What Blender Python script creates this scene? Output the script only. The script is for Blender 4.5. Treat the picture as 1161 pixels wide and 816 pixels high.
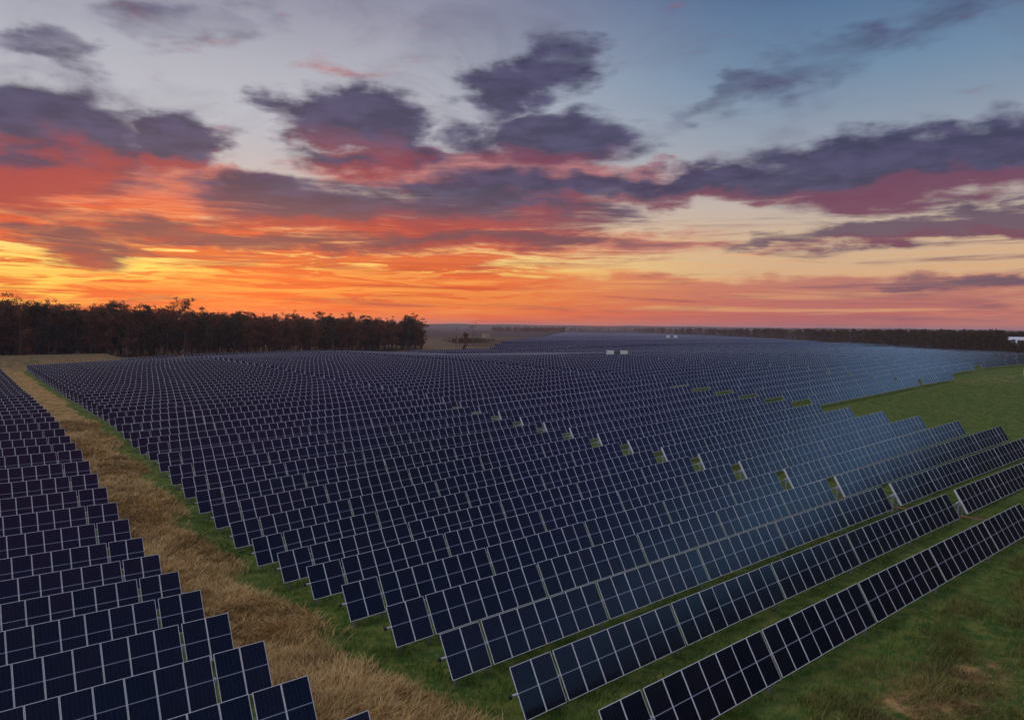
import bpy, math, random
import numpy as np
from mathutils import Matrix, Vector
R = math.radians
sc = bpy.context.scene
for o in list(bpy.data.objects): bpy.data.objects.remove(o)
C = sc.collection

# ------------------------------------------------------------------ camera
CAM_H, FPX, PITCH, ROLL = 15.388, 826.78, 0.04724, 0.01132
PSI, U0, V0, PIT = 0.69736, 19.027, 16.914, 5.15257
cam = bpy.data.cameras.new('camera'); camo = bpy.data.objects.new('camera', cam); C.objects.link(camo)
cam.sensor_width = 36; cam.lens = 36 * FPX / 1161; cam.clip_end = 12000; cam.clip_start = .5
camo.matrix_world = Matrix.Translation((0, 0, CAM_H)) @ Matrix.Rotation(R(90) - PITCH, 4, 'X') @ Matrix.Rotation(ROLL, 4, 'Z')
sc.camera = camo
def ray(px, py):                      # viewing direction of a point of the photograph (1161 x 816)
    v = Vector(((px - 580.5) / FPX, -(py - 408) / FPX, -1))
    return (camo.matrix_world.to_3x3() @ v).normalized()
def azel(px, py):
    d = ray(px, py); return math.degrees(math.atan2(d.x, d.y)), math.degrees(math.asin(d.z))

# ------------------------------------------------------------------ view
sc.view_settings.view_transform = 'Standard'; sc.view_settings.look = 'None'
sc.view_settings.exposure = 0; sc.view_settings.gamma = 1; sc.view_settings.use_curve_mapping = False
def lin(c):
    return tuple(((x / 255) / 12.92 if x / 255 <= .04045 else ((x / 255 + .055) / 1.055) ** 2.4) for x in c[:3]) + (1,)

# ------------------------------------------------------------------ node helper
class N:
    def __init__(s, tree): s.t = tree; s.n = tree.nodes; s.l = tree.links
    def put(s, sock, v):
        if v is None: return
        if isinstance(v, bpy.types.NodeSocket): s.l.new(v, sock)
        else: sock.default_value = v
    def node(s, kind, **kw):
        n = s.n.new(kind)
        for k, v in kw.items(): setattr(n, k, v)
        return n
    def m(s, op, a, b=None, c=None, clamp=False):
        n = s.node('ShaderNodeMath', operation=op, use_clamp=clamp)
        for i, v in enumerate((a, b, c)): s.put(n.inputs[i], v)
        return n.outputs[0]
    def vm(s, op, a, b=None):
        n = s.node('ShaderNodeVectorMath', operation=op)
        s.put(n.inputs[0], a)
        if b is not None: s.put(n.inputs['Scale' if op == 'SCALE' else 1], b)
        return n.outputs['Value' if op in ('LENGTH', 'DOT_PRODUCT') else 'Vector']
    def comb(s, x, y, z=0.):
        n = s.node('ShaderNodeCombineXYZ')
        for i, v in enumerate((x, y, z)): s.put(n.inputs[i], v)
        return n.outputs[0]
    def sep(s, v):
        n = s.node('ShaderNodeSeparateXYZ'); s.put(n.inputs[0], v); return n.outputs
    def mix(s, f, a, b, bt='MIX'):
        n = s.node('ShaderNodeMix', data_type='RGBA', blend_type=bt)
        s.put(n.inputs[0], f); s.put(n.inputs[6], a); s.put(n.inputs[7], b); return n.outputs[2]
    def ramp(s, f, pts):
        n = s.node('ShaderNodeValToRGB'); e = n.color_ramp.elements
        while len(e) < len(pts): e.new(.5)
        for k, (p, c) in zip(e, pts): k.position = p; k.color = c if len(c) == 4 else tuple(c) + (1,)
        s.put(n.inputs[0], f); return n.outputs[0]
    def ss(s, x, a, b):               # smooth step
        n = s.node('ShaderNodeMapRange', interpolation_type='SMOOTHSTEP')
        s.put(n.inputs[0], x); s.put(n.inputs[1], a); s.put(n.inputs[2], b); return n.outputs[0]
    def noise(s, vec, scale=1., detail=4., rough=.5, dist=0., out=0):
        n = s.node('ShaderNodeTexNoise'); s.put(n.inputs['Vector'], vec)
        n.inputs['Scale'].default_value = scale; n.inputs['Detail'].default_value = detail
        n.inputs['Roughness'].default_value = rough; n.inputs['Distortion'].default_value = dist
        return n.outputs[out]

# ------------------------------------------------------------------ sky
SUN_AZ, SUN_EL = -22., 1.2            # low behind the left wood
w = bpy.data.worlds.new('World'); sc.world = w; w.use_nodes = True
w.node_tree.nodes.clear(); s = N(w.node_tree)
DARK, RED, LOW = [], [], []
def blob(lst, x, y, rx, ry, rot=0, wt=1.): lst.append((x, y, rx, ry, rot, wt))
# dark purple cumulus and stratus (photograph pixels -> fixed sky directions)
blob(DARK, 30, 165, 140, 66, 8, 1.3); blob(DARK, 60, 205, 120, 24, 0, .85); blob(DARK, 110, 150, 90, 42, -12, .9); blob(DARK, 190, 162, 62, 30, 8, 1.); blob(DARK, -40, 130, 90, 40, 0, 1.)
blob(DARK, 30, 50, 80, 20, -12, .62); blob(DARK, 80, 58, 40, 20, -20, .5); blob(DARK, 215, 25, 100, 34, 10, .42)
blob(DARK, 395, 136, 92, 36, 0, 1.2); blob(DARK, 440, 150, 62, 38, -6, 1.); blob(DARK, 330, 130, 50, 22, 0, .8); blob(DARK, 420, 178, 95, 18, 0, .9)
blob(DARK, 590, 98, 78, 34, 18, .95); blob(DARK, 640, 75, 50, 40, 0, .8); blob(DARK, 560, 118, 40, 20, 0, .7)
blob(DARK, 615, 160, 115, 30, 0, 1.1); blob(DARK, 680, 158, 55, 24, 0, .7)
blob(DARK, 1020, 190, 260, 44, 1, 1.3); blob(DARK, 1150, 175, 160, 46, 0, 1.1); blob(DARK, 850, 206, 180, 24, 0, 1.); blob(DARK, 710, 215, 160, 20, 0, .9)
blob(DARK, 330, 228, 130, 34, 0, 1.); blob(DARK, 430, 238, 150, 26, 0, 1.); blob(DARK, 560, 228, 170, 34, 0, 1.); blob(DARK, 640, 245, 120, 18, 0, .8)
blob(DARK, 1010, 266, 150, 17, 2, .95); blob(DARK, 1140, 248, 110, 20, 0, 1.05); blob(DARK, 880, 272, 70, 8, 0, .7)
blob(DARK, 90, 278, 80, 22, 0, .75); blob(DARK, 300, 272, 190, 13, 0, .8); blob(DARK, 520, 270, 210, 15, 0, .8); blob(DARK, 190, 254, 90, 12, 0, .6)
blob(DARK, 830, 105, 110, 20, 24, .48); blob(DARK, 960, 60, 220, 30, 14, .45); blob(DARK, 1090, 325, 150, 9, 0, .55)
# orange and crimson undersides
blob(RED, 110, 205, 220, 40, 0, 1.2); blob(RED, 60, 240, 250, 36, 0, 1.1); blob(RED, 330, 215, 120, 22, 0, .5)
blob(RED, 560, 195, 230, 22, 0, 1.1); blob(RED, 700, 205, 200, 16, 0, .8); blob(RED, 900, 222, 200, 8, 0, .6)
blob(RED, 350, 262, 360, 30, 0, .8); blob(RED, 600, 272, 260, 22, 0, .75); blob(RED, 930, 280, 130, 8, 0, .45); blob(RED, 400, 75, 90, 22, 0, .28); blob(RED, 210, 45, 60, 20, 0, .3)
blob(LOW, 560, 345, 520, 38, 0, 1.15); blob(LOW, 900, 340, 330, 26, 0, 1.); blob(LOW, 1100, 330, 200, 18, 0, .8)
tc = s.node('ShaderNodeTexCoord'); D = s.sep(tc.outputs['Generated'])
az = s.m('MULTIPLY', s.m('ARCTAN2', D[0], D[1]), 57.2958)
el = s.m('MULTIPLY', s.m('ARCSINE', D[2]), 57.2958)
def fieldgroup(name, blobs):
    g = bpy.data.node_groups.new(name, 'ShaderNodeTree')
    g.interface.new_socket('Vector', in_out='INPUT', socket_type='NodeSocketVector')
    g.interface.new_socket('Value', in_out='OUTPUT', socket_type='NodeSocketFloat')
    g.interface.new_socket('Under', in_out='OUTPUT', socket_type='NodeSocketFloat'); und = None
    q = N(g); gi = q.node('NodeGroupInput'); go = q.node('NodeGroupOutput'); acc = None
    for x, y, rx, ry, rot, wt in blobs:
        a, e = azel(x, y); a1, _ = azel(x + rx, y); _, e1 = azel(x, y - ry)
        mp = q.node('ShaderNodeMapping', vector_type='TEXTURE'); q.l.new(gi.outputs[0], mp.inputs[0])
        mp.inputs['Location'].default_value = (a, e, 0); mp.inputs['Rotation'].default_value = (0, 0, R(rot))
        mp.inputs['Scale'].default_value = (abs(a1 - a) * 1.45, abs(e1 - e) * 1.5, 1)
        gr = q.node('ShaderNodeTexGradient', gradient_type='SPHERICAL'); q.l.new(mp.outputs[0], gr.inputs[0])
        f = q.m('MULTIPLY', q.ss(gr.outputs['Fac'], 0., .75), wt)
        acc = f if acc is None else q.m('MAXIMUM', acc, f)
        if name == 'dark_cloud' and y > 120:
            yy = q.sep(mp.outputs[0])[1]; t_ = q.m('MULTIPLY', f, q.m('MULTIPLY', yy, -1.6, clamp=True)); und = t_ if und is None else q.m('MAXIMUM', und, t_)
    q.l.new(acc, go.inputs[0])
    if und is not None: q.l.new(und, go.inputs[1])
    return g
def field(g, vec):
    n = s.node('ShaderNodeGroup'); n.node_tree = g; s.put(n.inputs[0], vec); return n.outputs
P = s.comb(az, el)
lowf = s.ss(el, 13.5, 7.)              # low cloud is drawn out sideways by perspective
stretch = s.comb(s.m('MULTIPLY', az, .085), s.m('MULTIPLY', el, .26))
flat = s.comb(s.m('MULTIPLY', az, .055), s.m('MULTIPLY', el, .62), 3.)
wn = s.noise(stretch, 1.4, 6., .6, 0., 1); wo = s.vm('SUBTRACT', wn, (.5, .5, .5))
puff = s.vm('SUBTRACT', s.noise(s.comb(s.m('MULTIPLY', az, .28), s.m('MULTIPLY', el, .42), 5.), 1.5, 4., .45, 0., 1), (.5, .5, .5))
warp = s.vm('ADD', P, s.vm('MULTIPLY', wo, (11., 4., 0.)))
warp = s.vm('ADD', warp, s.vm('SCALE', s.vm('MULTIPLY', puff, (3.2, 2.4, 0.)), s.m('SUBTRACT', 1., s.m('MULTIPLY', lowf, .6))))
nf = s.noise(stretch, 2.4, 6., .5, .3); nl = s.noise(flat, 1.6, 9., .62, .7)
nmix = s.m('ADD', s.m('MULTIPLY', nf, s.m('SUBTRACT', 1., lowf)), s.m('MULTIPLY', nl, lowf))
gD, gR, gL = fieldgroup('dark_cloud', DARK), fieldgroup('red_cloud', RED), fieldgroup('low_cloud', LOW)
nn = s.m('MULTIPLY', s.m('SUBTRACT', nmix, .5), 1.7)
fdo = field(gD, warp); fd = fdo[0]
mdark = s.ss(s.m('ADD', fd, s.m('MULTIPLY', nn, s.m('ADD', .66, s.m('MULTIPLY', lowf, .8)))), .07, .88)
under = s.ss(fdo[1], .12, .6)
mred = s.ss(s.m('ADD', field(gR, warp)[0], nn), .25, .85)
mlow = s.ss(s.m('ADD', field(gL, warp)[0], s.m('MULTIPLY', nn, .9)), .2, .8)
def eramp(pts):                       # elevation ramp, 0..60 degrees on a square root scale
    t = s.m('SQRT', s.m('DIVIDE', s.m('MAXIMUM', el, 0.), 90.))
    return s.ramp(t, [(math.sqrt(e / 90), lin(c)) for e, c in pts])
left = eramp([(0, (226, 112, 60)), (.9, (242, 158, 70)), (2., (255, 204, 84)), (4, (255, 216, 104)), (6.5, (255, 214, 140)), (8.5, (220, 184, 164)), (11, (196, 184, 182)), (14, (190, 190, 198)), (18, (176, 177, 188)), (24, (138, 138, 160)), (50, (150, 154, 172)), (90, (205, 205, 214))])
right = eramp([(0, (166, 98, 104)), (1.2, (204, 124, 104)), (3.2, (216, 170, 128)), (6.5, (204, 176, 148)), (9, (190, 176, 168)), (13, (150, 158, 172)), (18, (110, 138, 166)), (24, (72, 102, 142)), (50, (150, 154, 172)), (90, (205, 205, 214))])
back = eramp([(0, (60, 56, 74)), (6, (76, 84, 108)), (12, (146, 198, 255)), (19, (146, 198, 255)), (24, (92, 128, 186)), (34, (90, 94, 186)), (50, (120, 88, 186)), (65, (165, 166, 182)), (90, (205, 205, 214))])
aoff = s.m('ABSOLUTE', s.m('ADD', az, 12.))
col = s.mix(s.ss(az, -12., 22.), left, right)
col = s.mix(s.ss(aoff, 50., 70.), col, back)
front = s.m('SUBTRACT', 1., s.ss(aoff, 50., 66.))
col = s.mix(s.m('MULTIPLY', s.ss(az, 104., 122.), s.m('MULTIPLY', s.ss(el, 40., 50.), .8)), col, lin((112, 70, 124)))
col = s.mix(s.m('MULTIPLY', s.m('MULTIPLY', s.ss(az, 84., 100.), s.ss(az, 150., 138.)), s.m('MULTIPLY', s.ss(el, 20., 30.), s.ss(el, 48., 40.))), col, lin((60, 84, 140)))
# unseen sky overhead and behind, brightened as added fill for ground and frames
col = s.mix(s.ss(el, 58., 76.), col, (1.2, 1.08, .96, 1))
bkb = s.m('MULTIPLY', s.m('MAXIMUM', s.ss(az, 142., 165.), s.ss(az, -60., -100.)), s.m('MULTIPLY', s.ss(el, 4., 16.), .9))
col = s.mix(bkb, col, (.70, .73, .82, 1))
# glowing orange streaks low on the left
st = s.noise(flat, 2.6, 8., .6, 1.1)
zone = s.m('MULTIPLY', s.ss(el, 10.5, 6.5), s.ss(az, 10., -4.))
sm = s.m('MULTIPLY', s.ss(st, .45, .56), zone)
scol = s.ramp(s.m('DIVIDE', el, 12.), [(0, lin((222, 92, 44))), (.3, lin((218, 84, 42))), (.6, lin((204, 70, 52))), (.8, lin((196, 76, 66))), (1, lin((176, 84, 88)))])
col = s.mix(s.m('MULTIPLY', sm, .92), col, scol)
# faint thin veil higher up and overhead
veil = s.m('MULTIPLY', s.ss(s.noise(s.comb(s.m('MULTIPLY', az, .05), s.m('MULTIPLY', el, .11), 7.), 1.6, 6., .6, .6), .45, .75), .42)
col = s.mix(s.m('MULTIPLY', veil, s.ss(el, 9., 15.)), col, lin((100, 98, 124)))
lowcol = s.mix(s.ss(az, -4., 26.), lin((228, 92, 48)), lin((172, 92, 98)))
col = s.mix(s.m('MULTIPLY', mlow, .72), col, lowcol)
hs = s.noise(s.comb(s.m('MULTIPLY', az, .035), s.m('MULTIPLY', el, .95), 21.), 1.9, 7., .6, .5)
hc = s.mix(s.ss(az, -4., 26.), lin((250, 176, 84)), lin((222, 166, 118)))
col = s.mix(s.m('MULTIPLY', s.m('MULTIPLY', s.ss(hs, .5, .72), s.ss(el, 8., 4.)), s.m('MULTIPLY', s.ss(el, .2, 1.4), .75)), col, hc)
hc2 = s.mix(s.ss(az, -4., 26.), lin((182, 62, 48)), lin((132, 88, 104)))
col = s.mix(s.m('MULTIPLY', s.m('MULTIPLY', s.ss(hs, .46, .3), s.ss(el, 9., 5.)), .7), col, hc2)
rtex = s.noise(flat, 4.2, 6., .65, .8)
redcol = s.mix(s.ss(el, 7., 13.), s.mix(s.ss(az, -8., 16.), lin((226, 84, 46)), lin((186, 84, 84))), s.mix(s.ss(az, -24., -8.), lin((204, 84, 66)), lin((150, 68, 86))))
redcol = s.mix(s.m('MULTIPLY', s.ss(rtex, .45, .7), .55), redcol, s.mix(s.ss(az, -20., 10.), lin((240, 150, 96)), lin((196, 128, 130))))
redcol = s.mix(s.m('MULTIPLY', s.ss(rtex, .5, .3), .5), redcol, lin((128, 62, 76)))
col = s.mix(s.m('MULTIPLY', mred, .8), col, redcol)
dtex = s.noise(stretch, 3.2, 6., .6)
dc = s.mix(s.ss(dtex, .35, .65), lin((54, 52, 84)), lin((74, 70, 106)))
dlow = s.mix(s.ss(az, -4., 20.), lin((112, 66, 80)), lin((104, 82, 100)))
dc = s.mix(s.ss(el, 10.5, 6.5), dc, dlow)
ucol = s.mix(s.ss(az, -10., 18.), lin((176, 64, 62)), lin((116, 62, 88)))
dc = s.mix(s.m('MULTIPLY', under, s.m('MULTIPLY', s.ss(el, 16., 9.), .85)), dc, ucol)
col = s.mix(s.m('MULTIPLY', s.m('MULTIPLY', mdark, front), .96), col, dc)
# broken cloud elsewhere, seen only mirrored in the glass
bn = s.noise(s.comb(s.m('MULTIPLY', az, .03), s.m('MULTIPLY', el, .07), 11.), 1.5, 6., .6)
col = s.mix(s.m('MULTIPLY', s.m('MULTIPLY', s.ss(bn, .48, .72), .4), s.m('SUBTRACT', 1., front)), col, lin((72, 74, 104)))
# the dark bank at the right of the picture runs on round the horizon outside it
bk = s.m('ADD', el, s.m('MULTIPLY', s.m('SUBTRACT', bn, .5), 9.))
azf = s.m('MULTIPLY', s.ss(az, 38., 54.), s.ss(az, 175., 140.))
bk = s.m('SUBTRACT', bk, s.m('MULTIPLY', s.ss(az, 76., 96.), 5.))
col = s.mix(s.m('MULTIPLY', s.ss(bk, 16.2, 13.2), azf), col, lin((13, 12, 20)))
nis = s.node('ShaderNodeTexSky', sky_type='NISHITA'); nis.sun_disc = False
nis.sun_elevation = R(SUN_EL); nis.sun_rotation = R(SUN_AZ)
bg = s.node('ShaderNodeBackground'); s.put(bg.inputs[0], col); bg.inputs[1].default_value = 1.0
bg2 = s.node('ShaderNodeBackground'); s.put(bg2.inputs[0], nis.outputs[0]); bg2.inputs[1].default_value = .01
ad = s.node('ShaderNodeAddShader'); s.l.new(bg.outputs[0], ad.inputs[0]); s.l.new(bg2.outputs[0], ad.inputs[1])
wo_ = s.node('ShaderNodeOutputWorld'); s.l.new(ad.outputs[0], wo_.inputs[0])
# ------------------------------------------------------------------ sun, at the horizon
sl = bpy.data.lights.new('sun', 'SUN'); so = bpy.data.objects.new('sun', sl); C.objects.link(so)
sl.energy = 1.3; sl.angle = R(4); sl.color = (1, .5, .25)
sd = Vector((math.sin(R(SUN_AZ)) * math.cos(R(SUN_EL)), math.cos(R(SUN_AZ)) * math.cos(R(SUN_EL)), math.sin(R(SUN_EL))))
so.rotation_euler = (-sd).to_track_quat('-Z', 'Y').to_euler()

# ------------------------------------------------------------------ mesh helpers
class MB:
    def __init__(s): s.v = []; s.f = []; s.mi = []; s.uv = []
    def quad(s, a, b, c, d, mi=0, uv=((0, 0), (1, 0), (1, 1), (0, 1))):
        k = len(s.v); s.v += [a, b, c, d]; s.f.append((k, k + 1, k + 2, k + 3)); s.mi.append(mi); s.uv.append(uv)
    def box(s, x0, x1, y0, y1, z0, z1, mi=0, M=None):
        p = [(x, y, z) for x in (x0, x1) for y in (y0, y1) for z in (z0, z1)]
        if M is not None: p = [tuple(M @ Vector(q)) for q in p]
        k = len(s.v); s.v += p
        for f in ((0, 1, 3, 2), (4, 6, 7, 5), (0, 4, 5, 1), (2, 3, 7, 6), (0, 2, 6, 4), (1, 5, 7, 3)):
            s.f.append(tuple(k + i for i in f)); s.mi.append(mi); s.uv.append(((0, 0),) * 4)
    def tube(s, pts, rad, n=10, mi=0, cap=True):
        pts = [Vector(p) for p in pts]; k = len(s.v)
        if not hasattr(rad, '__len__'): rad = [rad] * len(pts)
        for i, p in enumerate(pts):
            t = (pts[min(i + 1, len(pts) - 1)] - pts[max(i - 1, 0)]).normalized()
            a = t.orthogonal().normalized(); b = t.cross(a)
            for j in range(n):
                an = 2 * math.pi * j / n; s.v.append(tuple(p + (a * math.cos(an) + b * math.sin(an)) * rad[i]))
        for i in range(len(pts) - 1):
            for j in range(n):
                s.f.append((k + i * n + j, k + i * n + (j + 1) % n, k + (i + 1) * n + (j + 1) % n, k + (i + 1) * n + j)); s.mi.append(mi); s.uv.append(((0, 0),) * 4)
        if cap:
            s.f.append(tuple(k + j for j in range(n))[::-1]); s.mi.append(mi); s.uv.append(((0, 0),) * n)
            q = k + (len(pts) - 1) * n; s.f.append(tuple(q + j for j in range(n))); s.mi.append(mi); s.uv.append(((0, 0),) * n)
    def add(s, o, M):
        k = len(s.v); s.v += [tuple(M @ Vector(p)) for p in o.v]
        s.f += [tuple(k + i for i in f) for f in o.f]; s.mi += o.mi; s.uv += o.uv
    def mesh(s, name, mats, smooth=False):
        me = bpy.data.meshes.new(name); me.from_pydata(s.v, [], s.f)
        for m in mats: me.materials.append(m)
        me.polygons.foreach_set('material_index', s.mi)
        u = me.uv_layers.new(name='UVMap'); flat = [c for f in s.uv for p in f for c in p]; u.data.foreach_set('uv', flat)
        if smooth: me.polygons.foreach_set('use_smooth', [True] * len(s.f))
        me.update(); return me
def quads_mesh(name, V, mats, mi=None, extra=None, smooth=False):   # V: (n,4,3)
    n = len(V); me = bpy.data.meshes.new(name)
    me.vertices.add(n * 4); me.vertices.foreach_set('co', np.ascontiguousarray(V, dtype=np.float32).ravel())
    me.loops.add(n * 4); me.loops.foreach_set('vertex_index', np.arange(n * 4, dtype=np.int32))
    me.polygons.add(n); me.polygons.foreach_set('loop_start', np.arange(0, n * 4, 4, dtype=np.int32))
    try: me.polygons.foreach_set('loop_total', np.full(n, 4, dtype=np.int32))
    except Exception: pass
    for m in mats: me.materials.append(m)
    if mi is not None: me.polygons.foreach_set('material_index', np.asarray(mi, dtype=np.int32))
    if extra is not None:             # one random number per quad
        a = me.attributes.new('vary', 'FLOAT', 'POINT'); a.data.foreach_set('value', np.repeat(np.asarray(extra, dtype=np.float32), 4))
    me.update(calc_edges=True); return me
def obj(name, me, parent=None, loc=None):
    o = bpy.data.objects.new(name, me); C.objects.link(o)
    if parent is not None: o.parent = parent
    if loc is not None: o.location = loc
    return o
def tag(o, label=None, cat=None, group=None, kind=None):
    if label: o['label'] = label
    if cat: o['category'] = cat
    if group: o['group'] = group
    if kind: o['kind'] = kind
    return o

# ------------------------------------------------------------------ terrain
CP, SP = math.cos(PSI), math.sin(PSI)
def uv2xy(u, v): U, V = u + U0, v + V0; return U * CP - V * SP, U * SP + V * CP
def xy2uv(x, y): return x * CP + y * SP - U0, -x * SP + y * CP - V0
zs = [.8, .37, .02, -.29, -.64, -.96, -1.41, -1.65, -1.6, -1.21, -1.01, -.67, -.32, .18, .58, .5, .58, .96, 1.33, 1.48, 1.55, 1.55, 1.42, 1.42, 1.41, 1.5, 1.45, 1.4, 1.3]
ST = [-.26, -.1, -.05, .1, .18, .36, .57, .73, .88, 1.07, 1.28, 1.5, 1.7, 1.92, 2.12, 2.35, 2.62, 2.82, 3., 3.2, 3.43, 3.64, 3.84, 4.03, 4.25, 4.44]
def startu(i): return ST[i] if 0 <= i < len(ST) else (4.44 + (i - 25) * .175 if i > 0 else -.26)
ctrl = []
for i, z in enumerate(zs): ctrl += [(startu(i), i * PIT, z)]
for i in (2, 5, 8, 11, 14, 18, 22, 26): ctrl.append((startu(i) - 7, i * PIT, zs[i]))
for i in (2, 8, 14, 20, 27): ctrl.append((startu(i) - 55, i * PIT, zs[i] * .8))
for i, z in zip(range(1, 18), [1.15, .81, .53, .42, .42, .42, .48, .6, .8, .95, 1.1, 1.25, 1.6, 1.95, 2.1, 2.5, 2.65]): ctrl.append((48.8, i * PIT, z))
for i, z in ((0, 1.4), (20, 2.95), (22, 3.), (24, 3.1), (27, 3.5), (30, 3.8), (33, 4.), (35, 4.1), (37, 4.27), (39, 4.1), (41, 3.9), (43, 3.5)): ctrl.append((51, i * PIT, z))
for i, z in ((31, 1.45), (36, 1.6), (40, 1.7), (44, 1.8)): ctrl.append((startu(i), i * PIT, z))
for i, z in ((0, .75), (1, .45), (2, .2)): ctrl.append((22, i * PIT, z))
for i, z in ((3, 1.55), (4, 1.85), (5, 2.05), (6, 2.25), (7, 2.35), (8, 2.5), (9, 2.8), (10, 2.95), (11, 2.95), (12, 3.1), (13, 3.55), (14, 3.9)): ctrl.append((99, i * PIT, z))
for i, z in zip(range(9, 27), [4.68, 4.85, 4.73, 4.75, 5.05, 5.35, 5.44, 5.4, 5.55, 5.6, 5.5, 5.5, 5.53, 5.54, 5.5, 5.5, 5.5, 5.6]): ctrl.append((150.3, i * PIT, z))
ctrl += [(-6.8, 5.15, .83), (18, 227, 2.5), (33, 227, 2.85), (75, 227, 4.25), (90, 227, 4.55), (101, 227, 4.5), (148, 227, 2.8), (175, 227, 1.3), (120, 190, 4.4), (205, 52, 6.6), (250, 60, 6.8), (300, 75, 6.), (200, 115, 5.8), (200, 150, 5.2), (250, 150, 5.3), (167, 155, 5.3), (200, 190, 3.8), (200, 227, 3.),
         (60, 0, 1.9), (60, -40, 1.6), (0, -40, 1.6), (120, -20, 2.6), (120, 20, 2.6), (180, 10, 4.4), (-60, -30, .5), (330, 100, 6.), (450, 200, 5.6)]
for r_, z in ((420, 5.), (520, 5.2), (800, 5.), (1300, 4.5), (2000, 4.), (3500, 3.)):
    for a_ in range(-180, 180, 12 if r_ < 900 else 24):
        x, y = r_ * math.sin(R(a_)), r_ * math.cos(R(a_))
        if r_ == 420 and -45 < a_ < -5: z2 = 4.2
        else: z2 = z
        ctrl.append((*xy2uv(x, y), z2))
ctrl = np.array(ctrl)
_n = len(ctrl); _d = np.hypot(ctrl[:, None, 0] - ctrl[None, :, 0], ctrl[:, None, 1] - ctrl[None, :, 1])
_A = np.zeros((_n + 1, _n + 1)); _A[:_n, :_n] = -_d + .25 * np.eye(_n) * 1.0; _A[:_n, _n] = 1; _A[_n, :_n] = 1
_c = np.linalg.solve(_A, np.r_[ctrl[:, 2], 0])
def tubez(u, v):                      # height of the torque tubes over (u, v)
    u = np.atleast_1d(np.asarray(u, float)); v = np.atleast_1d(np.asarray(v, float)); out = np.empty(len(u))
    for k in range(0, len(u), 20000):
        d = np.hypot(u[k:k + 20000, None] - ctrl[None, :, 0], v[k:k + 20000, None] - ctrl[None, :, 1])
        out[k:k + 20000] = -d @ _c[:_n] + _c[_n]
    return out
POST = 1.5
def groundz(u, v): return tubez(u, v) - POST
def gxy(x, y):
    u, v = xy2uv(x, y); return float(groundz(u, v)[0])
def onground(px, D):                  # ground point D metres away in the direction of column px
    d = ray(px, 408); h = math.hypot(d.x, d.y); x, y = d.x / h * D, d.y / h * D
    return x, y, gxy(x, y)

# ------------------------------------------------------------------ materials
def mat(name):
    m = bpy.data.materials.new(name); m.use_nodes = True; m.node_tree.nodes.clear(); q = N(m.node_tree)
    b = q.node('ShaderNodeBsdfPrincipled'); o = q.node('ShaderNodeOutputMaterial'); q.l.new(b.outputs[0], o.inputs[0]); return m, q, b, o
def simple(name, c, rough=.6, metal=0., var=.15, scale=6.):
    m, q, b, o = mat(name); t = q.node('ShaderNodeTexCoord')
    n = q.noise(t.outputs['Object'], scale, 5., .6)
    a = tuple(x * (1 - var) for x in c) + (1,); d = tuple(min(1, x * (1 + var)) for x in c) + (1,)
    q.put(b.inputs['Base Color'], q.mix(n, a, d)); b.inputs['Roughness'].default_value = rough; b.inputs['Metallic'].default_value = metal
    return m
def glassmat(name, far=False):
    m, q, b, o = mat(name); t = q.node('ShaderNodeTexCoord'); U = q.sep(t.outputs['UV'])
    oi = q.node('ShaderNodeObjectInfo')
    gn = q.noise(q.node('ShaderNodeNewGeometry').outputs['Position'], .09, 3., .5)
    wn_ = q.node('ShaderNodeTexWhiteNoise', noise_dimensions='2D'); q.put(wn_.inputs['Vector'], q.comb(q.m('FLOOR', U[0]), q.m('MULTIPLY', oi.outputs['Random'], 97.)))
    rv = wn_.outputs['Value']
    base = q.mix(rv, lin((3, 5, 20)), lin((19, 8, 20)))
    base = q.mix(q.m('MULTIPLY', q.ss(gn, .35, .65), .6), base, lin((4, 9, 24)))
    def line(x, n, w):                # thin line every 1/n
        f = q.m('FRACT', q.m('MULTIPLY', x, float(n))); f = q.m('ABSOLUTE', q.m('SUBTRACT', f, .5))
        return q.ss(f, .5 - w, .5 - w * .5)
    if not far:
        cl = q.m('MAXIMUM', line(U[0], 6, .05), q.m('MULTIPLY', line(U[1], 24, .06), .6))
        bus = line(U[0], 54, .16)
        base = q.mix(q.m('MULTIPLY', cl, .3), base, lin((62, 74, 92)))
        base = q.mix(q.m('MULTIPLY', bus, .05), base, lin((90, 100, 116)))
        mid = q.ss(q.m('ABSOLUTE', q.m('SUBTRACT', U[1], .5)), .0105, .007)
        base = q.mix(mid, base, lin((150, 156, 170)))
    else:
        fr = q.m('MAXIMUM', line(U[0], 1, .05), q.ss(q.m('ABSOLUTE', q.m('SUBTRACT', U[1], .5)), .465, .48))
        base = q.mix(q.m('MULTIPLY', fr, .9), base, lin((165, 170, 180)))
    q.put(b.inputs['Base Color'], base); b.inputs['Roughness'].default_value = .16 if not far else .2
    b.inputs['IOR'].default_value = 1.5
    dn = q.noise(t.outputs['Object'], 3., 4., .6); q.put(b.inputs['Roughness'], q.m('ADD', q.m('MULTIPLY', dn, .12), q.m('ADD', q.m('MULTIPLY', rv, .06), .07)))
    return m
M_glass = glassmat('panel_glass'); M_farglass = glassmat('far_panel_glass', True)
M_frame = simple('panel_frame', (.84, .85, .86), .45, .0, .05)
M_galv = simple('galvanised_steel', (.42, .43, .44), .45, .6, .18, 9.)
M_white = simple('white_paint', (.78, .78, .76), .5, 0, .06, 2.)
M_black = simple('black_rubber', (.02, .018, .02), .7)
M_rust = simple('rusty_steel', (.34, .17, .11), .75, .1, .3, 5.)
M_back = simple('panel_back', (.34, .35, .37), .6)
M_dark = simple('dark_green_metal', (.07, .08, .07), .5, .1)
M_blue = simple('grey_blue_motor_paint', (.36, .39, .46), .4, .1)

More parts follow.
